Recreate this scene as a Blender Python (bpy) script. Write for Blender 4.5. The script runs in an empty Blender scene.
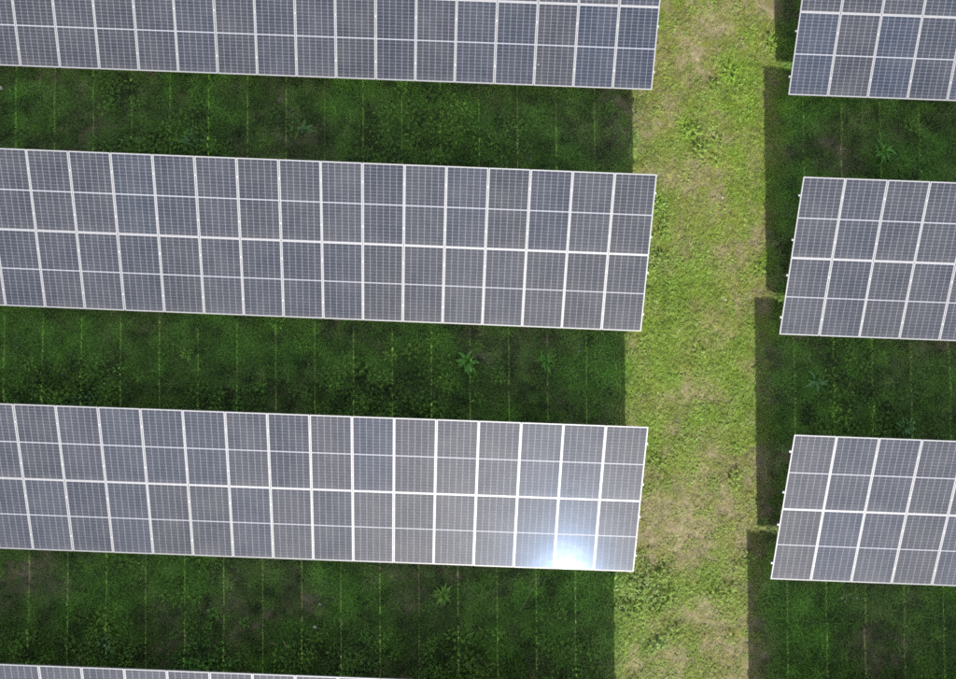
import bpy, math, random
import numpy as np
from mathutils import Matrix, Vector

random.seed(7)
rng = np.random.default_rng(7)
S = bpy.context.scene
C = S.collection

# ------------------------------------------------------------------ camera
CAM_H = 26.235
R_CAM = Matrix(((0.9992842, -0.0378208, 0.0008604),
                (0.0378304, 0.9989733, -0.0249225),
                (0.0000831, 0.0249372, 0.9996890)))
FOCAL_PX = 1001.97
cd = bpy.data.cameras.new("camera")
cam = bpy.data.objects.new("camera", cd)
C.objects.link(cam)
cd.sensor_fit = 'HORIZONTAL'
cd.sensor_width = 36.0
cd.lens = FOCAL_PX / 956.0 * 36.0
cd.clip_start = 0.1
cd.clip_end = 8000.0
M = R_CAM.to_4x4()
M.translation = (0, 0, CAM_H)
cam.matrix_world = M
S.camera = cam
S.cycles.use_denoising = False
S.cycles.pixel_filter_type = 'BLACKMAN_HARRIS'
S.cycles.filter_width = 1.9

# ------------------------------------------------------------------ sun and sky
SUN_DIR = Vector((0.1663, -1.4281, 1.0)).normalized()
ELEV = math.asin(SUN_DIR.z)
AZ = math.atan2(SUN_DIR.x, SUN_DIR.y)            # clockwise from +Y
world = bpy.data.worlds.new("World")
S.world = world
world.use_nodes = True
nt = world.node_tree
nt.nodes.clear()
sky = nt.nodes.new("ShaderNodeTexSky")
sky.sky_type = 'NISHITA'
sky.sun_disc = False
sky.sun_elevation = ELEV
sky.sun_rotation = AZ
sky.air_density = 1.0
sky.dust_density = 1.7
sky.ozone_density = 1.0
hs = nt.nodes.new("ShaderNodeHueSaturation")     # hazy, milky summer sky
hs.inputs["Saturation"].default_value = 0.45
bgn = nt.nodes.new("ShaderNodeBackground")
bgn.inputs["Strength"].default_value = 0.145
wo = nt.nodes.new("ShaderNodeOutputWorld")
nt.links.new(sky.outputs[0], hs.inputs["Color"])
nt.links.new(hs.outputs[0], bgn.inputs[0])
nt.links.new(bgn.outputs[0], wo.inputs[0])

sd = bpy.data.lights.new("sun", 'SUN')
sd.energy = 5.0
sd.angle = math.radians(0.53)
sd.color = (1.0, 0.95, 0.87)
sun = bpy.data.objects.new("sun", sd)
C.objects.link(sun)
sun.rotation_euler = SUN_DIR.to_track_quat('Z', 'Y').to_euler()
sun.location = (0, 0, 60)

S.view_settings.view_transform = 'Standard'
S.view_settings.look = 'None'
S.view_settings.gamma = 1.0
S.view_settings.exposure = 1.85

# ------------------------------------------------------------------ helpers
def px(x, y, z=0.0):
    """where the ray through a picture point of the surveyed photograph meets height z"""
    d = R_CAM @ Vector(((x - 478.0) / FOCAL_PX, -(y - 339.5) / FOCAL_PX, -1.0))
    t = (z - CAM_H) / d.z
    return (d.x * t, d.y * t)

def link(name, data, parent=None):
    o = bpy.data.objects.new(name, data)
    C.objects.link(o)
    if parent is not None:
        o.parent = parent
    return o

def tag(o, label, cat, group=None):
    o["label"] = label
    o["category"] = cat
    if group:
        o["group"] = group
    return o

class MB:
    def __init__(s):
        s.v, s.f = [], []
    def box(s, x0, x1, y0, y1, z0, z1):
        b = len(s.v)
        s.v += [(x0, y0, z0), (x1, y0, z0), (x1, y1, z0), (x0, y1, z0),
                (x0, y0, z1), (x1, y0, z1), (x1, y1, z1), (x0, y1, z1)]
        s.f += [(b, b+3, b+2, b+1), (b+4, b+5, b+6, b+7), (b, b+1, b+5, b+4),
                (b+1, b+2, b+6, b+5), (b+2, b+3, b+7, b+6), (b+3, b, b+4, b+7)]
        return s
    def quad(s, pts):
        b = len(s.v)
        s.v += [tuple(p) for p in pts]
        s.f.append(tuple(range(b, b + len(pts))))
    def mesh(s, name, mat, smooth=False):
        me = bpy.data.meshes.new(name)
        me.from_pydata(s.v, [], s.f)
        if smooth:
            me.polygons.foreach_set("use_smooth", [True] * len(me.polygons))
        me.materials.append(mat)
        me.update()
        return me

def mat(name):
    m = bpy.data.materials.new(name)
    m.use_nodes = True
    b = m.node_tree.nodes["Principled BSDF"]
    return m, m.node_tree, b

def smoothnoise(x, y, cell, seed):
    """value noise on arrays, 0..1"""
    r = np.random.default_rng(seed)
    T = r.random((257, 257))
    u, v = x / cell + 1000.37, y / cell + 1000.71
    i, j = np.floor(u).astype(int), np.floor(v).astype(int)
    fu, fv = u - i, v - j
    fu, fv = fu * fu * (3 - 2 * fu), fv * fv * (3 - 2 * fv)
    i, j = i % 256, j % 256
    return (T[i, j] * (1 - fu) + T[i + 1, j] * fu) * (1 - fv) + (T[i, j + 1] * (1 - fu) + T[i + 1, j + 1] * fu) * fv

def fbm(x, y, cell, seed, octs=3, gain=0.55):
    a, t, w = 0.0, 0.0, 1.0
    for k in range(octs):
        c, s = math.cos(0.7 * k + 0.3), math.sin(0.7 * k + 0.3)
        a = a + w * smoothnoise(x * c - y * s, x * s + y * c, cell / 2 ** k, seed + k)
        t += w
        w *= gain
    return a / t

# ------------------------------------------------------------------ vegetation maps (what grows where)
# (picture x, y, radius in m, strength): lush patches and dead, thatchy patches
LUSH = [(725, 60, .7, .55), (690, 88, .8, .5), (745, 108, .5, .6), (720, 145, .8, .5), (690, 205, .6, .35), (730, 235, .6, .55),
        (758, 262, .4, .7), (732, 290, .7, .45), (668, 300, .6, .35), (752, 28, .5, .55), (660, 372, .6, .4), (700, 418, .5, .25),
        (655, 445, .5, .4), (695, 592, .55, .6), (735, 600, .5, .45), (735, 632, .6, .4), (705, 665, .5, .35), (640, 640, .4, .3),
        (735, 180, .6, .4), (745, 345, .5, .45), (728, 370, .5, .4), (650, 210, .5, .4), (665, 30, .5, .2),
        (210, 80, 1.0, .7), (285, 105, 1.6, .3), (380, 85, 1.2, .55), (420, 105, 1.4, .45), (180, 142, .9, .5), (45, 110, 1.0, .25),
        (20, 335, 1.6, .45), (190, 345, 1.2, .3), (225, 335, 1.0, .55), (300, 350, 1.5, .3), (430, 350, .9, .55), (605, 365, .9, .5), (545, 362, .8, .4),
        (850, 380, 1.6, .6), (915, 385, 1.0, .3), (780, 185, .8, .5), (800, 110, .9, .4), (880, 120, 1.2, .2), (765, 270, .4, .4),
        (110, 585, 1.2, .5), (190, 565, .8, .75), (65, 590, .8, .4), (360, 590, .9, .6), (445, 595, .6, .7), (520, 590, 1.0, .55), (550, 620, 1.2, .35),
        (785, 610, .7, .6), (820, 615, .8, .5), (945, 590, .5, .5), (575, 590, .8, .5), (300, 640, .8, .3), (490, 650, 1.0, .4)]
DEAD = [(690, 122, .7, .25), (692, 255, .9, .35), (650, 235, .35, .7), (705, 395, .7, .5), (690, 445, .8, .45), (700, 500, .9, .45), (680, 530, .7, .45),
        (708, 613, .5, .6), (672, 612, .4, .6), (645, 655, .5, .7), (665, 665, .5, .5), (742, 520, .4, .4), (655, 285, .4, .4), (720, 15, .5, .35), (668, 65, .4, .3),
        (740, 590, .4, .4), (690, 660, .4, .4), (652, 505, .3, .5), (648, 560, .3, .5), (635, 120, .3, .5), (700, 320, .5, .25), (715, 560, .6, .4),
        (55, 80, .9, .6), (85, 100, .9, .5), (120, 80, .8, .5), (615, 120, .6, 1.5), (480, 345, .6, 1.2), (510, 345, .6, .5), (560, 342, .5, .5), (232, 85, .4, .7), (240, 150, .6, .5), (300, 150, .8, .4),
        (560, 110, .6, .4), (590, 150, .6, .4), (620, 405, .7, .5), (590, 410, .6, .4), (50, 320, .6, .4), (90, 390, 1.0, .4),
        (45, 575, .7, .7), (230, 562, .6, .7), (290, 570, .8, .7), (320, 597, .5, .7), (385, 570, .7, .6), (420, 620, .9, .4), (540, 670, .5, .9), (580, 655, .6, .5), (625, 565, .3, .4),
        (790, 272, .4, 1.3), (785, 240, .4, .6), (772, 360, .5, .8), (775, 390, .5, .7), (772, 455, .5, .9), (765, 520, .4, .8), (765, 590, .4, .7), (760, 640, .5, .6), (795, 600, .3, .3),
        (885, 612, .9, .6), (850, 605, .6, .5), (900, 640, .8, .5), (870, 105, .8, .4), (775, 75, .3, .5), (930, 350, .9, .4), (820, 425, .6, .3)]
RANK = [(195, 143, .9, 1), (150, 148, .6, .7), (205, 661, .8, 1), (105, 647, .9, .9), (350, 658, .9, .9), (300, 655, .6, .8), (460, 662, .9, .9), (80, 398, 1.0, .9), (30, 396, .6, .7), (360, 405, 1.2, .7),
        (425, 385, 1.0, .6), (650, 205, .55, .8), (655, 255, .5, .8), (640, 590, .75, 1), (665, 572, .4, .6), (700, 145, .5, .4), (655, 460, .35, .5), (745, 640, .4, .4), (660, 640, .3, .7),
        (845, 400, 1.0, .5), (880, 430, .7, .6), (130, 150, .8, .5), (430, 130, 1.4, .5), (470, 150, .8, .5), (230, 400, 1.0, .5), (20, 655, .8, .6), (560, 660, .8, .4), (495, 135, .8, .4)]

def blobs(x, y, lst, seed):
    t = np.zeros_like(x)
    wob = fbm(x, y, 0.5, seed, 3) - 0.5
    for bx, by, r, s in lst:
        cx, cy = px(bx, by)
        d = np.hypot(x - cx, (y - cy) * 1.15) / r + wob * 1.3
        t = np.maximum(t, s * np.clip(1.5 - d, 0, 1))
    return t

def veg(x, y):
    """lush, dead, rank (broad weeds) in 0..1 for world points"""
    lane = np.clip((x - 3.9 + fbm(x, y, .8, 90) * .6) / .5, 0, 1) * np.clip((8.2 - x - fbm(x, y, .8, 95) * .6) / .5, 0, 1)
    n1, n2, n3 = fbm(x, y, 1.6, 11), fbm(x, y, .55, 31), fbm(x, y, .22, 51, 2)
    lush = np.clip((n1 - .5) * 1.6 + (n2 - .5) * 1.0 + .42, 0, 1)
    lush = np.clip(lush + blobs(x, y, LUSH, 71) * (.8 - .25 * lane), 0, 1)
    dead = np.clip((.5 - n1) * 1.4 + (.5 - n2) * 1.0 + (n3 - .5) * 1.1 + .24 + .13 * lane, 0, 1)
    dead = np.clip(dead + blobs(x, y, DEAD, 75) * (.85 - .2 * lane) - blobs(x, y, LUSH, 71) * .6, 0, 1)
    rank = np.clip((fbm(x, y, 1.1, 131) - .62) * 2.6, 0, 1) * (1 - .6 * lane)
    rank = np.clip(np.maximum(rank, blobs(x, y, RANK, 79)), 0, 1)
    return lush, dead, rank, lane

# ------------------------------------------------------------------ ground (one sheet to the horizon)
def ground():
    far = np.array([30, 45, 80, 150, 300, 700, 1500, 3000.0])
    gx = np.concatenate([-far[::-1] - 0, np.arange(-19, 19.001, .09), far])
    gy = np.concatenate([-far[::-1] - 0, np.arange(-15, 15.001, .09), far])
    X, Y = np.meshgrid(gx, gy, indexing='ij')
    near = np.clip((24 - np.hypot(X, Y)) / 4, 0, 1)
    Z = (fbm(X, Y, .5, 201, 3) - .5) * .07 + (fbm(X, Y, .16, 211, 1) - .5) * .03
    Z = Z * near - .02
    nx, ny = X.shape
    co = np.stack([X, Y, Z], -1).reshape(-1, 3)
    I = np.arange(nx * ny).reshape(nx, ny)
    q = np.stack([I[:-1, :-1], I[1:, :-1], I[1:, 1:], I[:-1, 1:]], -1).reshape(-1, 4)
    me = bpy.data.meshes.new("ground")
    me.vertices.add(len(co)); me.vertices.foreach_set("co", co.ravel())
    me.loops.add(q.size); me.loops.foreach_set("vertex_index", q.ravel())
    me.polygons.add(len(q)); me.polygons.foreach_set("loop_start", np.arange(0, q.size, 4))
    me.update(calc_edges=True)
    me.polygons.foreach_set("use_smooth", np.ones(len(q), bool))
    lush, dead, rank, lane = veg(co[:, 0], co[:, 1])
    k = np.clip((np.maximum(np.abs(co[:, 0]) / 19, np.abs(co[:, 1]) / 15) - .85) / .15, 0, 1)   # plain sward beyond the survey
    lush, dead = lush * (1 - k) + .5 * k, dead * (1 - k) + .25 * k
    a = me.attributes.new("cover", 'FLOAT_COLOR', 'POINT')
    a.data.foreach_set("color", np.stack([lush, dead, rank, np.ones_like(lush)], -1).ravel())
    m, t, b = mat("soil_and_thatch")
    N, L = t.nodes, t.links
    at = N.new("ShaderNodeAttribute"); at.attribute_name = "cover"
    sp = N.new("ShaderNodeSeparateColor"); L.new(at.outputs["Color"], sp.inputs[0])
    tc = N.new("ShaderNodeTexCoord")
    no = N.new("ShaderNodeTexNoise"); no.inputs["Scale"].default_value = 9; no.inputs["Detail"].default_value = 8; no.inputs["Roughness"].default_value = .7
    L.new(tc.outputs["Object"], no.inputs["Vector"])
    r1 = N.new("ShaderNodeValToRGB")
    r1.color_ramp.elements[0].position = .3; r1.color_ramp.elements[0].color = (.030, .032, .013, 1)
    r1.color_ramp.elements[1].position = .7; r1.color_ramp.elements[1].color = (.075, .080, .030, 1)
    L.new(no.outputs[0], r1.inputs[0])
    r2 = N.new("ShaderNodeValToRGB")
    r2.color_ramp.elements[0].position = .3; r2.color_ramp.elements[0].color = (.045, .038, .020, 1)
    r2.color_ramp.elements[1].position = .72; r2.color_ramp.elements[1].color = (.150, .132, .078, 1)
    L.new(no.outputs[0], r2.inputs[0])
    mx = N.new("ShaderNodeMix"); mx.data_type = 'RGBA'
    L.new(sp.outputs[1], mx.inputs[0]); L.new(r1.outputs[0], mx.inputs[6]); L.new(r2.outputs[0], mx.inputs[7])
    L.new(mx.outputs[2], b.inputs["Base Color"])
    b.inputs["Roughness"].default_value = 1.0
    b.inputs["Specular IOR Level"].default_value = 0.1
    bp = N.new("ShaderNodeBump"); bp.inputs["Strength"].default_value = .6; bp.inputs["Distance"].default_value = .03
    n2 = N.new("ShaderNodeTexNoise"); n2.inputs["Scale"].default_value = 28; n2.inputs["Detail"].default_value = 4
    L.new(tc.outputs["Object"], n2.inputs["Vector"]); L.new(n2.outputs[0], bp.inputs["Height"]); L.new(bp.outputs[0], b.inputs["Normal"])
    me.materials.append(m)
    o = link("ground", me)
    o["kind"] = "structure"
    o["label"] = "grassy ground under and between the solar tables"
    return o
ground()

# ------------------------------------------------------------------ solar tables
PITCH, LEN, TILT = 1.015, 2.0142, 0.3908
MW, ML = 0.9992, 2.0095
def aluminium(name, col, rough, metal):
    m, t, b = mat(name)
    b.inputs["Metallic"].default_value = metal
    N, L = t.nodes, t.links
    tc = N.new("ShaderNodeTexCoord")
    no = N.new("ShaderNodeTexNoise"); no.inputs["Scale"].default_value = 3.0; no.inputs["Detail"].default_value = 5
    L.new(tc.outputs["Object"], no.inputs["Vector"])
    r = N.new("ShaderNodeValToRGB")
    r.color_ramp.elements[0].color = tuple(c * .86 for c in col) + (1,)
    r.color_ramp.elements[1].color = tuple(min(1, c * 1.05) for c in col) + (1,)
    r.color_ramp.elements[0].position = .35; r.color_ramp.elements[1].position = .65
    L.new(no.outputs[0], r.inputs[0]); L.new(r.outputs[0], b.inputs["Base Color"])
    b.inputs["Roughness"].default_value = rough
    return m
M_FRAME = aluminium("anodised_frame", (.128, .128, .130), .45, .1)
M_STEEL = aluminium("galvanised_steel", (.11, .112, .115), .45, .3)
M_CLAMP = aluminium("clamp_metal", (.13, .13, .13), .45, .1)

GLASS_ROUGH = .021
def glassy(name, base_fn):
    m, t, b = mat(name)
    b.inputs["Specular IOR Level"].default_value = 0.0      # what lies under the glass mostly scatters
    base_fn(t, b)
    b.inputs["Coat Weight"].default_value = 1.0
    b.inputs["Coat Roughness"].default_value = GLASS_ROUGH
    b.inputs["Coat IOR"].default_value = 1.28
    N, L = t.nodes, t.links                                 # rolled glass is never quite flat
    tw = N.new("ShaderNodeTexCoord")
    wn = N.new("ShaderNodeTexNoise"); wn.inputs["Scale"].default_value = 2.2; wn.inputs["Detail"].default_value = 1.5
    wm = N.new("ShaderNodeVectorMath"); wm.operation = 'MULTIPLY_ADD'; wm.inputs[1].default_value = (1, 1, 1)
    wo_ = N.new("ShaderNodeObjectInfo")
    L.new(tw.outputs["Object"], wm.inputs[0]); L.new(wo_.outputs["Location"], wm.inputs[2]); L.new(wm.outputs[0], wn.inputs["Vector"])
    wb = N.new("ShaderNodeBump"); wb.inputs["Strength"].default_value = 1.0; wb.inputs["Distance"].default_value = .0024
    L.new(wn.outputs[0], wb.inputs["Height"]); L.new(wb.outputs[0], b.inputs["Coat Normal"])
    return m
def dust(t, coord="Object"):
    N, L = t.nodes, t.links
    tc = N.new("ShaderNodeTexCoord")
    oi = N.new("ShaderNodeObjectInfo")
    no = N.new("ShaderNodeTexNoise"); no.noise_dimensions = '4D'
    no.inputs["Scale"].default_value = 1.6; no.inputs["Detail"].default_value = 7; no.inputs["Roughness"].default_value = .62
    mu = N.new("ShaderNodeMath"); mu.operation = 'MULTIPLY'; mu.inputs[1].default_value = 9000
    sc = N.new("ShaderNodeSeparateColor"); L.new(oi.outputs["Color"], sc.inputs[0])   # the two halves of a module share one colour, so one dust pattern
    L.new(sc.outputs[0], mu.inputs[0]); L.new(mu.outputs[0], no.inputs["W"])
    L.new(tc.outputs["Object"], no.inputs["Vector"])
    return no, tc, oi
def sheet_fn(t, b):
    b.inputs["Base Color"].default_value = (.14, .145, .168, 1)
    b.inputs["Roughness"].default_value = .6
def cell_fn(t, b):
    N, L = t.nodes, t.links
    no, tc, oi = dust(t)
    # polycrystalline flake: small facets of slightly different blue-grey
    vo = N.new("ShaderNodeTexVoronoi"); vo.inputs["Scale"].default_value = 55
    L.new(tc.outputs["Object"], vo.inputs["Vector"])
    g = N.new("ShaderNodeSeparateColor"); L.new(vo.outputs["Color"], g.inputs[0])
    mr = N.new("ShaderNodeMapRange"); mr.inputs[3].default_value = .9; mr.inputs[4].default_value = 1.1
    L.new(g.outputs[0], mr.inputs[0])
    vm = N.new("ShaderNodeVectorMath"); vm.operation = 'SCALE'
    L.new(oi.outputs["Color"], vm.inputs[0]); L.new(mr.outputs[0], vm.inputs["Scale"])
    # thin film of dust
    dr = N.new("ShaderNodeMapRange"); dr.inputs[1].default_value = .35; dr.inputs[2].default_value = .75; dr.inputs[3].default_value = .0; dr.inputs[4].default_value = .03
    L.new(no.outputs[0], dr.inputs[0])
    # silt left above the lower frame, washed into an uneven band
    sx = N.new("ShaderNodeSeparateXYZ"); L.new(tc.outputs["Object"], sx.inputs[0])
    wob = N.new("ShaderNodeMath"); wob.operation = 'MULTIPLY_ADD'; wob.inputs[1].default_value = -.22; L.new(no.outputs[0], wob.inputs[0]); L.new(sx.outputs[1], wob.inputs[2])
    bd = N.new("ShaderNodeMapRange"); bd.inputs[1].default_value = -.10; bd.inputs[2].default_value = .09; bd.inputs[3].default_value = .018; bd.inputs[4].default_value = 0
    L.new(wob.outputs[0], bd.inputs[0])
    ad = N.new("ShaderNodeMath"); ad.operation = 'ADD'; L.new(dr.outputs[0], ad.inputs[0]); L.new(bd.outputs[0], ad.inputs[1])
    mx = N.new("ShaderNodeMix"); mx.data_type = 'RGBA'
    L.new(ad.outputs[0], mx.inputs[0]); L.new(vm.outputs[0], mx.inputs[6]); mx.inputs[7].default_value = (.35, .34, .33, 1)
    L.new(mx.outputs[2], b.inputs["Base Color"])
    # silicon nitride film on the cells: a faint, broad, bluish sheen
    b.inputs["Roughness"].default_value = .15
    b.inputs["Specular IOR Level"].default_value = .0075
    b.inputs["Specular Tint"].default_value = (.22, .5, 1, 1)
M_SHEET = glassy("backsheet_under_glass", sheet_fn)
M_CELL = glassy("silicon_cell_under_glass", cell_fn)

def module_meshes():
    w, l = MW, ML
    lam = MB().box(.009, w - .009, .009, l - .009, -.007, -.002).mesh("solar_module", M_SHEET)
    fr = MB()
    f, h = .0105, .035
    fr.box(0, w, 0, f, -h, 0); fr.box(0, w, l - f, l, -h, 0)
    fr.box(0, f, f, l - f, -h, 0); fr.box(w - f, w, f, l - f, -h, 0)
    frame = fr.mesh("module_frame", M_FRAME)
    mid, edge, gapx, gapy = .023, .0225, .0050, .0034
    cw = (w - 2 * edge + gapx) / 6
    half = (l - 2 * edge - mid) / 2
    ch = (half + gapy) / 12
    cells = []
    for base in (edge, edge + half + mid):
        mb = MB()
        for i in range(6):
            for j in range(12):
                x0, y0 = edge + i * cw, base + j * ch
                x1, y1 = x0 + cw - gapx, y0 + ch - gapy
                mb.quad([(x0, y0, 0), (x1, y0, 0), (x1, y1, 0), (x0, y1, 0)])
        cells.append(mb.mesh("cell_field", M_CELL))
    return lam, frame, cells
LAM, FRAME, CELLS = module_meshes()

def cell_tint(kind):
    j = random.uniform(.9, 1.12)
    base = {'grey': (.0102, .0117, .0162), 'blue': (.0080, .0110, .0188), 'mid': (.0090, .0112, .0170)}[kind]
    return tuple(c * j for c in base) + (1,)

def purlin_mesh(x0, x1):
    """lipped C channel running along the table"""
    m = MB()
    m.box(x0, x1, -.022, .022, -.003, 0)
    m.box(x0, x1, -.022, -.019, -.08, -.003)
    m.box(x0, x1, -.019, .022, -.08, -.077)
    m.box(x0, x1, .019, .022, -.077, -.06)
    m.box(x0, x1, .019, .022, -.018, -.003)
    return m.mesh("purlin", M_STEEL)

def clamp_mesh(x_list, s_list):
    m = MB()
    for x in x_list:
        for s in s_list:
            m.box(x - .017, x + .017, s - .022, s + .022, .0015, .0055)
            m.box(x - .006, x + .006, s - .012, s + .012, -.036, .0015)
    return m.mesh("module_clamp", M_CLAMP)

def make_table(label, x_end, direction, n_col, y0, z0, yaw=0.0, blue=(), slack={}, tilt=TILT, n_rows=2):
    """x_end: the free end at the grass lane, direction -1 runs left from it, +1 runs right"""
    root = link("solar_table", None)
    root.location = (x_end, y0, 0)
    root.rotation_euler = (0, 0, yaw)
    tag(root, label, "solar table", "tables of solar modules standing in rows")
    ct, st = math.cos(tilt), math.sin(tilt)
    def P(x, s, n=0.0):
        return Vector((x, s * ct - n * st, z0 + s * st + n * ct))
    rot = Matrix.Rotation(tilt, 3, 'X').to_euler()
    xl = -n_col * PITCH if direction < 0 else 0.0
    for r in range(n_rows):
        for c in range(n_col):
            xs = xl + c * PITCH + (PITCH - MW if direction < 0 else 0) + random.gauss(0, .0012)
            kc = (n_col - 1 - c) if direction < 0 else c
            mo = link("solar_module", LAM, root)
            dx, dy = slack.get((kc, r), (random.gauss(0, .0013), random.gauss(0, .0013)))   # no two modules are clamped down quite alike
            mo.location = P(xs, r * LEN + .5 * (LEN - ML) * (1 if r else 0), -.5 * ML * dx)
            mo.rotation_euler = (rot.x + dx, dy, 0)
            link("module_frame", FRAME, mo)
            kind = 'blue' if (kc, r) in blue else random.choice(('grey', 'grey', 'grey', 'mid'))
            tint = cell_tint(kind)
            for cm in CELLS:
                cf = link("cell_field", cm, mo)
                cf.location = (0, 0, -.001)
                cf.color = tint
    x0, x1 = xl - .04, xl + n_col * PITCH + .04
    s_p = [LEN * q for q in (.22, .77, 1.22, 1.77)]
    pm = purlin_mesh(x0, x1)
    for s in s_p:
        p = link("purlin", pm, root)
        p.location = P(0, s, -.0365)
        p.rotation_euler = rot
    joints = [xl + k * PITCH + (0.5 * (PITCH - MW) if direction < 0 else -.5 * (PITCH - MW)) for k in range(1, n_col)]
    cl = link("module_clamp", clamp_mesh(joints, s_p), root)
    cl.location = P(0, 0); cl.rotation_euler = rot
    cl["kind"] = "stuff"
    # rafters on front and rear posts
    raf = MB().box(-.03, .03, .25, 2 * LEN - .25, -.217, -.117).mesh("rafter", M_STEEL)
    k = 1.5
    while k < n_col:
        x = xl + k * PITCH
        ra = link("rafter", raf, root)
        ra.location = P(x, 0); ra.rotation_euler = rot
        for s in (.75, 3.2):
            top = P(x, s, -.217)
            h = top.z - .02
            po = link("post", MB().box(-.045, .045, -.003, .003, -.3, h).box(-.045, -.039, -.035, -.003, -.3, h)
                      .box(.039, .045, .003, .035, -.3, h).mesh("post", M_STEEL), root)
            po.location = (top.x + .078, top.y, 0)
        k += 3
    return root

#          label, free end, direction, columns, y of the low edge, its height
make_table("long solar table cut off by the top edge, above the upper strip of shaded grass", 4.197, -1, 24, 7.214, .669, 0, {(0, 0), (1, 0), (0, 1)})
make_table("long solar table without glare between the upper two strips of shaded grass", 4.125, -1, 24, 1.005, .680, -.0025)
make_table("long solar table with dazzling sun glare at its lower corner by the lane", 4.133, -1, 24, -5.085, .718, .0015, {(6, 1)},
           {(1, 0): (-.0050, .001), (0, 0): (-.0074, .002), (2, 0): (-.0086, .000), (3, 0): (-.006, 0)}, TILT - .011)
make_table("solar table along the bottom edge showing only a sliver of its upper modules", 4.063, -1, 24, -11.2446, .777)
make_table("short solar table at top right beyond the grass lane", 7.657, 1, 9, 7.177, .828, 0, {(c, 0) for c in range(0, 9, 2)})
make_table("short solar table at middle right beyond the grass lane", 7.615, 1, 9, 1.055, .839)
make_table("short solar table at lower right beyond the grass lane", 7.569, 1, 9, -5.11, .877, 0, {(1, 0)})
make_table("short solar table just past the bottom right corner, seen only by its shadow", 7.576, 1, 9, -11.28, .936)

# ------------------------------------------------------------------ grass (uncountable: instanced tufts)
def leaf_mat(name, attr_geo, transl=.3):
    m, t, b = mat(name)
    N, L = t.nodes, t.links
    at = N.new("ShaderNodeAttribute"); at.attribute_type = attr_geo; at.attribute_name = "tint"
    oi = N.new("ShaderNodeObjectInfo")
    tc = N.new("ShaderNodeTexCoord")
    no = N.new("ShaderNodeTexNoise"); no.inputs["Scale"].default_value = 30
    L.new(tc.outputs["Object"], no.inputs["Vector"])
    mr = N.new("ShaderNodeMapRange"); mr.inputs[1].default_value = .3; mr.inputs[2].default_value = .7; mr.inputs[3].default_value = .65; mr.inputs[4].default_value = 1.35
    L.new(no.outputs[0], mr.inputs[0])
    vm = N.new("ShaderNodeVectorMath"); vm.operation = 'SCALE'
    L.new(at.outputs["Color"], vm.inputs[0]); L.new(mr.outputs[0], vm.inputs["Scale"])
    L.new(vm.outputs[0], b.inputs["Base Color"])
    b.inputs["Roughness"].default_value = .55
    b.inputs["Specular IOR Level"].default_value = .25
    tr = N.new("ShaderNodeBsdfTranslucent"); L.new(vm.outputs[0], tr.inputs[0])
    mx = N.new("ShaderNodeMixShader"); mx.inputs[0].default_value = transl
    L.new(b.outputs[0], mx.inputs[1]); L.new(tr.outputs[0], mx.inputs[2])
    L.new(mx.outputs[0], N["Material Output"].inputs[0])
    return m
M_GRASS = leaf_mat("grass_blade", 'INSTANCER')

def tuft(name, n, ln, width, lean, spread, curl=.5):
    m = MB()
    for k in range(n):
        a = random.uniform(0, 2 * math.pi)
        d = Vector((math.cos(a), math.sin(a), 0)); sd_ = Vector((-d.y, d.x, 0))
        rr = spread * math.sqrt(random.random()); aa = random.uniform(0, 6.28)
        p = Vector((rr * math.cos(aa), rr * math.sin(aa), 0))
        L_ = ln * random.uniform(.55, 1.2); w = width * random.uniform(.7, 1.25)
        th = random.uniform(*lean)
        prev = None
        for i, t in enumerate((0, .4, .75, 1.0)):
            th_i = th + curl * t
            q = p + d * (L_ * t * math.sin(th_i)) + Vector((0, 0, max(L_ * t * math.cos(th_i), .002 + .004 * t)))
            ww = w * (.8, 1, .75, .12)[i] * .5
            cur = (q - sd_ * ww, q + sd_ * ww)
            if prev:
                m.quad([prev[0], prev[1], cur[1], cur[0]])
            prev = cur
    return m.mesh(name, M_GRASS)

def broad(name, n, ln, width, spread, hgt):
    """low broad-leaved weed: oval leaves on a loose mound"""
    m = MB()
    for k in range(n):
        a = random.uniform(0, 2 * math.pi)
        d = Vector((math.cos(a), math.sin(a), random.uniform(-.35, .45))).normalized()
        sd_ = Vector((-math.sin(a), math.cos(a), random.uniform(-.35, .35))).normalized()
        rr = spread * math.sqrt(random.random())
        p = Vector((rr * math.cos(a), rr * math.sin(a), hgt * random.uniform(.25, 1) * (1 - .5 * rr / max(spread, .01))))
        L_ = ln * random.uniform(.6, 1.2); w = width * random.uniform(.7, 1.2) * .5
        up = Vector((0, 0, .12 * L_))
        a0, a1, a2 = p, p + d * L_ * .5 + up, p + d * L_
        l1, r1 = p + d * L_ * .3 - sd_ * w, p + d * L_ * .3 + sd_ * w
        l2, r2 = p + d * L_ * .7 - sd_ * w * .8, p + d * L_ * .7 + sd_ * w * .8
        m.quad([a0, a1, l2, l1]); m.quad([a0, r1, r2, a1]); m.quad([a1, a2, l2]); m.quad([a1, r2, a2])
    return m.mesh(name, M_GRASS)

PROTO = [tuft("short_tuft", 22, .085, .008, (.5, 1.3), .06), tuft("short_tuft", 22, .10, .007, (.3, 1.3), .07), tuft("short_tuft", 18, .075, .009, (.7, 1.4), .06),
         tuft("long_tuft", 22, .20, .010, (.25, 1.05), .06, .8), tuft("long_tuft", 24, .16, .010, (.3, 1.2), .07, .7),
         broad("low_weed", 18, .048, .028, .08, .05), broad("low_weed", 14, .065, .034, .09, .07), broad("low_weed", 22, .038, .027, .09, .045),
         broad("rank_weed", 20, .10, .046, .13, .20),
         tuft("dry_straw", 16, .14, .006, (1.15, 1.5), .09, .1), tuft("dry_straw", 14, .11, .007, (1.2, 1.55), .08, .05)]
protos = bpy.data.collections.new("grass_prototypes")
for i, me in enumerate(PROTO):
    protos.objects.link(bpy.data.objects.new("%02d_%s" % (i, me.name), me))

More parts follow.
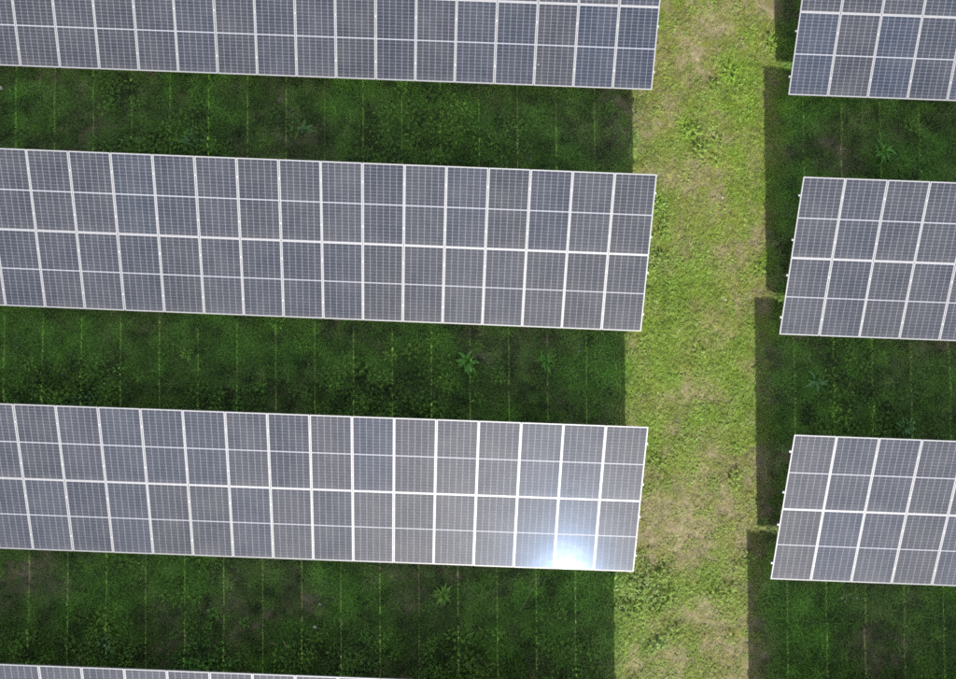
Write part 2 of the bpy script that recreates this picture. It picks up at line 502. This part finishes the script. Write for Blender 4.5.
def scatter():
    n = 225000
    x = rng.uniform(-16.5, 16.5, n); y = rng.uniform(-12.4, 12.4, n)
    lush, dead, rank, lane = veg(x, y)
    u = rng.random(n)
    kind = np.zeros(n, int)
    p_rank = rank * .5 * (1 - .55 * lane)
    p_dead = np.clip(dead * (.48 + .17 * lane) - .06, 0, .5) * (1 - p_rank)
    p_low = (.16 + .22 * fbm(x, y, .45, 301)) * (.7 - .2 * lane) * (1 - p_rank - p_dead)
    p_long = (1 - lane) * (.35 + .3 * lush) * (1 - p_rank - p_dead - p_low)
    c1 = p_rank; c2 = c1 + p_dead; c3 = c2 + p_low; c4 = c3 + p_long
    k3, k2 = rng.integers(0, 3, n), rng.integers(0, 2, n)
    kind = np.where(u < c1, np.where(k3 == 0, 8, 5 + k3), np.where(u < c2, 9 + k2, np.where(u < c3, 5 + k3, np.where(u < c4, 3 + k2, k3))))
    cover = np.clip(.65 + .5 * lush - .22 * dead + .4 * rank, .45, 1)
    keep = rng.random(n) < cover
    x, y, kind, lush, dead, rank, lane = [a[keep] for a in (x, y, kind, lush, dead, rank, lane)]
    n = len(x)
    # leaf colours
    fresh = np.array([.084, .136, .010]); olive = np.array([.126, .122, .026])
    straw = np.array([.172, .154, .086]); weed = np.array([.055, .125, .018])
    j = np.clip(fbm(x, y, .3, 401) + rng.normal(0, .2, n), 0, 1)[:, None]
    g = olive * (1 - lush[:, None]) + fresh * lush[:, None]
    unmown_shaded = np.array([.031, .080, .012]) * (1 - lush[:, None]) + np.array([.060, .172, .016]) * lush[:, None]     # unmown, broader bladed growth off the lane, with the rows' shade tinted in
    g = g * (1 - (1 - lane[:, None]) * .75) + unmown_shaded * (1 - lane[:, None]) * .75
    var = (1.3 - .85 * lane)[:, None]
    g = g * (1 + var * (j - .5) * 1.2)
    w = (weed * (1 - .4 * lush[:, None]) + fresh * .4 * lush[:, None]) * (1 + var * (j - .5) * 1.2)
    w = w * (1 - .5 * lane[:, None]) + g * .5 * lane[:, None]
    s = straw * (1 + var * (j - .5))
    half = np.clip(dead * (.5 + .2 * lane[:])  + rng.normal(0, .15, n), 0, .9)[:, None]
    g = g * (1 - half * .6) + s * half * .6
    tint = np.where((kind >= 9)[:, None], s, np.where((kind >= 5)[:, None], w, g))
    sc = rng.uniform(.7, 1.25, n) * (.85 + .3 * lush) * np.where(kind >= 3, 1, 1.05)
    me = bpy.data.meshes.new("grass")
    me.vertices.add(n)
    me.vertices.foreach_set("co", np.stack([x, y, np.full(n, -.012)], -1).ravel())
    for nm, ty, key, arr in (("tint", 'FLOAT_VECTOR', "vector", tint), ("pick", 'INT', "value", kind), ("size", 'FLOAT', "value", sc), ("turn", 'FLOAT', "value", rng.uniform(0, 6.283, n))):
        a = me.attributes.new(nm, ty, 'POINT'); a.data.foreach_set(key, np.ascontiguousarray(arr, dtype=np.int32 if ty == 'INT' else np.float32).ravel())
    me.materials.append(M_GRASS)
    o = link("grass", me)
    o["kind"] = "stuff"
    o["label"] = "mixed grass, low weeds and dry straw covering the ground"
    ng = bpy.data.node_groups.new("grass_scatter", 'GeometryNodeTree')
    ng.interface.new_socket("Geometry", in_out='INPUT', socket_type='NodeSocketGeometry')
    ng.interface.new_socket("Geometry", in_out='OUTPUT', socket_type='NodeSocketGeometry')
    N, L = ng.nodes, ng.links
    gi, go = N.new("NodeGroupInput"), N.new("NodeGroupOutput")
    ci = N.new("GeometryNodeCollectionInfo"); ci.inputs["Collection"].default_value = protos
    ci.inputs["Separate Children"].default_value = True; ci.inputs["Reset Children"].default_value = True
    ip = N.new("GeometryNodeInstanceOnPoints"); ip.inputs["Pick Instance"].default_value = True
    def attr(nm, ty):
        a = N.new("GeometryNodeInputNamedAttribute"); a.data_type = ty; a.inputs["Name"].default_value = nm
        return a.outputs["Attribute"]
    cx = N.new("ShaderNodeCombineXYZ")
    L.new(attr("turn", 'FLOAT'), cx.inputs[2])
    L.new(gi.outputs[0], ip.inputs["Points"]); L.new(ci.outputs[0], ip.inputs["Instance"])
    L.new(attr("pick", 'INT'), ip.inputs["Instance Index"]); L.new(cx.outputs[0], ip.inputs["Rotation"]); L.new(attr("size", 'FLOAT'), ip.inputs["Scale"])
    L.new(ip.outputs[0], go.inputs[0])
    md = o.modifiers.new("scatter", 'NODES'); md.node_group = ng
scatter()

# ------------------------------------------------------------------ single plants
def plain_leaf_mat(name, col):
    m, t, b = mat(name)
    N, L = t.nodes, t.links
    tc = N.new("ShaderNodeTexCoord"); oi = N.new("ShaderNodeObjectInfo")
    no = N.new("ShaderNodeTexNoise"); no.noise_dimensions = '4D'; no.inputs["Scale"].default_value = 14; no.inputs["Detail"].default_value = 5
    mu = N.new("ShaderNodeMath"); mu.operation = 'MULTIPLY'; mu.inputs[1].default_value = 50
    L.new(oi.outputs["Random"], mu.inputs[0]); L.new(mu.outputs[0], no.inputs["W"]); L.new(tc.outputs["Object"], no.inputs["Vector"])
    r = N.new("ShaderNodeValToRGB")
    r.color_ramp.elements[0].position = .3; r.color_ramp.elements[0].color = tuple(c * .6 for c in col) + (1,)
    r.color_ramp.elements[1].position = .72; r.color_ramp.elements[1].color = tuple(c * 1.3 for c in col) + (1,)
    L.new(no.outputs[0], r.inputs[0]); L.new(r.outputs[0], b.inputs["Base Color"])
    b.inputs["Roughness"].default_value = .5; b.inputs["Specular IOR Level"].default_value = .3
    tr = N.new("ShaderNodeBsdfTranslucent"); L.new(r.outputs[0], tr.inputs[0])
    mx = N.new("ShaderNodeMixShader"); mx.inputs[0].default_value = .25
    L.new(b.outputs[0], mx.inputs[1]); L.new(tr.outputs[0], mx.inputs[2]); L.new(mx.outputs[0], N["Material Output"].inputs[0])
    return m
M_BRIGHT = plain_leaf_mat("bright_leaf", (.068, .185, .022))
M_YELLOW = plain_leaf_mat("yellow_green_leaf", (.10, .20, .025))
M_BLUISH = plain_leaf_mat("bluish_leaf", (.07, .165, .045))
M_DEEP = plain_leaf_mat("deep_green_leaf", (.085, .140, .028))
M_STRAW = plain_leaf_mat("dry_stalk", (.24, .21, .11))
M_PETAL = plain_leaf_mat("white_petal", (.26, .26, .25))
M_STONE = plain_leaf_mat("pale_stone", (.36, .34, .28))

def leaf_mesh(ln, w, m, teeth=False):
    """lance-shaped leaf, folded along its midrib, arching outwards along +X"""
    mb = MB()
    ts = [0, .12, .28, .45, .62, .8, 1.0]
    ws = [.12, .45, .85, 1.0, .85, .5, .02]
    rows = []
    for i, (t, k) in enumerate(zip(ts, ws)):
        kk = k * (1.0 if not teeth or i % 2 else .55)
        z = ln * (.42 * math.sin(t * 2.1) - .28 * t * t)
        rows.append((Vector((ln * t * .92, w * kk * .5, z + .1 * w * kk)), Vector((ln * t * .92, 0, z)), Vector((ln * t * .92, -w * kk * .5, z + .1 * w * kk))))
    for a, b in zip(rows, rows[1:]):
        mb.quad([a[0], a[1], b[1], b[0]]); mb.quad([a[1], a[2], b[2], b[1]])
    return mb.mesh("leaf", m, True)

def rosette(label, pxy, n, ln, w, m, teeth=False):
    x, y = px(*pxy)
    crown = MB()
    for k in range(6):
        a0, a1 = k * math.pi / 3, (k + 1) * math.pi / 3
        crown.quad([(0, 0, .07), (.022 * math.cos(a0), .022 * math.sin(a0), -.03), (.022 * math.cos(a1), .022 * math.sin(a1), -.03)])
    o = link("rosette_weed", crown.mesh("rosette_weed", m))
    o.location = (x, y, 0.05)
    tag(o, label, "weed", "leafy weeds growing singly in the shaded grass")
    lm = leaf_mesh(ln * .98, w * 1.15, m, teeth)
    for k in range(n):
        lf = link("leaf", lm, o)
        s = random.uniform(.4, 1.15)
        lf.rotation_euler = (random.uniform(-.5, .5), random.uniform(-.75, .15), k * 2.399 + random.gauss(0, .45))
        lf.scale = (s, s * random.uniform(.6, 1.1), s * random.uniform(.7, 1.4))
        lf.location = (random.gauss(0, .025), random.gauss(0, .025), .02 + .004 * (k % 5))
rosette("large bright green leafy weed in the shade below the middle table", (468, 363), 38, .40, .085, M_BRIGHT)
rosette("mid green narrow leaved weed on a light streak near the shadow edge", (546, 362), 30, .36, .06, M_BRIGHT, True)
rosette("small yellowish green weed below the middle of the long middle table", (188, 354), 24, .22, .06, M_YELLOW)
rosette("greyish green star shaped weed in the shade right of the lane", (815, 383), 20, .38, .07, M_BLUISH, True)
rosette("dim bluish weed at the top edge of the lower right table", (902, 428), 20, .34, .08, M_BLUISH, True)
rosette("fresh green spiky weed just below the glaring table", (443, 593), 40, .34, .055, M_YELLOW)
rosette("bright spreading weed above the middle right table", (880, 154), 30, .42, .08, M_BRIGHT, True)
rosette("bluish green weed in the upper strip of shaded grass", (306, 131), 22, .32, .07, M_BLUISH, True)

def clump(label, pxy, rx, ry, n, ln, hgt, m, group="dense clumps of broad leaved weeds"):
    x, y = px(*pxy)
    mb = MB()
    for k in range(n):
        a = random.uniform(0, 2 * math.pi); rr = math.sqrt(random.random()) * (1 + .25 * math.sin(3 * a + pxy[0]))
        p = Vector((rx * rr * math.cos(a), ry * rr * math.sin(a), hgt * random.uniform(.15, 1) * max(.2, 1 - .6 * rr)))
        b = random.uniform(0, 6.283)
        d = Vector((math.cos(b), math.sin(b), random.uniform(-.5, .3))).normalized()
        s_ = Vector((-math.sin(b), math.cos(b), random.uniform(-.4, .4))).normalized()
        L_ = ln * random.uniform(.6, 1.2); w = L_ * .5 * random.uniform(.4, .62)
        mid = p + d * L_ * .5 + Vector((0, 0, .1 * L_))
        q0, q1 = p + d * L_ * .3, p + d * L_ * .7
        mb.quad([p, mid, q1 - s_ * w * .8, q0 - s_ * w]); mb.quad([p, q0 + s_ * w, q1 + s_ * w * .8, mid])
        mb.quad([mid, p + d * L_, q1 - s_ * w * .8]); mb.quad([mid, q1 + s_ * w * .8, p + d * L_])
    o = link("weed_clump", None)
    o.location = (x, y, 0)
    link("foliage", mb.mesh("foliage", m), o)
    st = MB()
    for k in range(6):      # the woody root stock
        a0, a1 = k * math.pi / 3, (k + 1) * math.pi / 3
        st.quad([(0, 0, hgt * .7), (.03 * math.cos(a0), .03 * math.sin(a0), -.04), (.03 * math.cos(a1), .03 * math.sin(a1), -.04)])
    link("stem", st.mesh("stem", M_STRAW), o)
    tag(o, label, "weed clump", group)
clump("big sunlit clump of green weeds at the glaring corner of the lower table", (637, 588), .62, .36, 170, .085, .22, M_DEEP)
clump("sunlit weed patch touching the lane end of the middle table", (655, 258), .34, .30, 80, .07, .14, M_DEEP)
clump("sunlit weed patch beside the upper corner of the middle table", (658, 205), .30, .40, 90, .07, .14, M_DEEP)
clump("small dark weed tuft in the dry lower part of the lane", (659, 643), .16, .16, 34, .1, .2, M_DEEP)
clump("shaded weed clump hugging the upper edge of the middle table near the left", (192, 143), .62, .26, 130, .10, .3, M_BLUISH)
clump("shaded weed clump above the bottom sliver of modules at left", (203, 661), .75, .20, 130, .10, .3, M_BRIGHT)
clump("shaded weed clump midway along the bottom strip of grass", (352, 659), .60, .25, 110, .10, .3, M_DEEP)
clump("shaded weed clump at the right part of the bottom strip", (468, 663), .55, .25, 100, .10, .3, M_DEEP)
clump("bluish shaded weed clump in the lower left strip of grass", (106, 645), .45, .30, 90, .10, .3, M_BLUISH)
clump("shaded weed clump above the glaring table at far left", (84, 399), .60, .2, 90, .10, .28, M_BLUISH)

def flower(label, pxy, r=.035, z=.09):
    r *= .75
    x, y = px(*pxy, z)
    mb = MB()
    for k in range(7):
        a = k * 2 * math.pi / 7; a0, a1 = a - .38, a + .38
        mb.quad([(0, 0, z), (r * .7 * math.cos(a0), r * .7 * math.sin(a0), z + .006), (r * math.cos(a), r * math.sin(a), z + .003), (r * .7 * math.cos(a1), r * .7 * math.sin(a1), z + .006)])
    mb.box(-.003, .003, -.003, .003, -.03, z - .001)
    o = link("white_flower", mb.mesh("white_flower", M_PETAL))
    o.location = (x, y, 0)
    tag(o, label, "flower", "tiny white flowers in the grass")
for lab, q, r in [("tiny white flower below the middle table near the shadow edge", (579, 351), .04), ("tiny white flower right beside the large bright weed", (484, 358), .03),
                  ("tiny white flower in the lane near its upper right side", (722.6, 198), .04), ("tiny white flower in the lane level with the middle table's lower half", (725.7, 300), .035),
                  ("first tiny white flower of a loose trio below the lower right table", (842, 597.6), .035), ("lowest tiny white flower of the trio below the lower right table", (844.5, 601.5), .03),
                  ("rightmost tiny white flower of the trio below the lower right table", (857, 598), .035), ("tiny white flower in the upper shaded strip near the middle table", (530.7, 159), .035),
                  ("tiny white flower on the shadow edge of the upper strip", (630.6, 145), .03), ("tiny white flower in the brown patch below the glaring table", (324.6, 582), .035),
                  ("tiny white flower left of the brown patch below the glaring table", (313, 585), .03), ("tiny white flower just under the glaring table's lower edge", (374, 582.7), .03),
                  ("tiny white flower by the narrow leaved weed", (562, 366), .03), ("tiny white flower farther right of the narrow leaved weed", (556, 369), .03)]:
    flower(lab, q, r)

def stone(label, pxy, r):
    x, y = px(*pxy, .03)
    mb = MB()
    pts = []
    for i in range(1, 5):
        th = math.pi * i / 5
        pts.append([(r * random.uniform(.85, 1.15) * math.sin(th) * math.cos(k * math.pi / 4), r * .8 * random.uniform(.85, 1.15) * math.sin(th) * math.sin(k * math.pi / 4), r * .6 * math.cos(th)) for k in range(8)])
    for a, b in zip(pts, pts[1:]):
        for k in range(8):
            mb.quad([a[k], b[k], b[(k + 1) % 8], a[(k + 1) % 8]])
    mb.quad(pts[0]); mb.quad(pts[-1][::-1])
    o = link("pale_stone", mb.mesh("pale_stone", M_STONE))
    o.location = (x, y, .06)
    tag(o, label, "stone", "pale stones lying in the grass")
stone("pale round stone at the left edge of the upper shaded strip", (1, 88.5), .07)
stone("pale stone in the middle of the bottom shaded strip", (315.3, 626.6), .055)
stone("small yellowish stone above the pale one in the bottom strip", (320, 604), .035)

def stalk(label, p0, p1, w=.012, z0=.10, z1=.16):
    a, b = Vector(px(*p0, z0) + (z0,)), Vector(px(*p1, z1) + (z1,))
    mb = MB()
    n = 6
    d = (b - a); side = Vector((-d.y, d.x, 0)).normalized()
    prev = None
    for i in range(n + 1):
        t = i / n
        c = d * t + side * (.012 * math.sin(t * 5)) ; r = w * (1 - .6 * t)
        ring = [c + side * r, c + Vector((0, 0, r)), c - side * r, c - Vector((0, 0, r))]
        if prev:
            for k in range(4):
                mb.quad([prev[k], prev[(k + 1) % 4], ring[(k + 1) % 4], ring[k]])
        prev = ring
    o = link("dry_stalk", mb.mesh("dry_stalk", M_STRAW))
    o.location = a
    tag(o, label, "dry stalk", "dry stalks lying on the grass")
stalk("long pale dry stalk slanting below the glaring table", (540, 574), (520, 612), .007)
stalk("thin pale stalk standing in the shade left of the lower right table", (764, 459), (767, 478), .009)
stalk("short pale twig in the bottom strip near the pale stone", (283, 641), (287, 649), .016)
stalk("flat lying pale twig left of the short twig in the bottom strip", (270, 643.5), (277, 644), .012)
stalk("longest straw stalk in the dry corner of the lane at the bottom", (616, 667), (634, 650), .010)
stalk("shorter straw stalk in the dry corner of the lane at the bottom", (622, 672), (633, 659), .009)

# a bird dropping on the uppermost table
def dropping():
    ct, st = math.cos(TILT), math.sin(TILT)
    # solve the picture ray against the table plane (low edge y 7.214, z .669)
    d = R_CAM @ Vector(((538.5 - 478) / FOCAL_PX, -(64.5 - 339.5) / FOCAL_PX, -1))
    nrm = Vector((0, -st, ct)); q = Vector((0, 7.214, .669)); o_ = Vector((0, 0, CAM_H))
    p = o_ + d * ((q - o_).dot(nrm) / d.dot(nrm))
    mb = MB()
    ring = [(.015 * random.uniform(.6, 1.3) * math.cos(k * .7), .015 * random.uniform(.6, 1.3) * math.sin(k * .7), 0) for k in range(9)]
    for k in range(9):
        mb.quad([(0, 0, .006), ring[k], ring[(k + 1) % 9]])
    o = link("bird_dropping", mb.mesh("bird_dropping", M_PETAL))
    o.location = p + nrm * .003
    o.rotation_euler = (TILT, 0, 0)
    tag(o, "white bird dropping on a module of the uppermost long table", "bird dropping")
dropping()
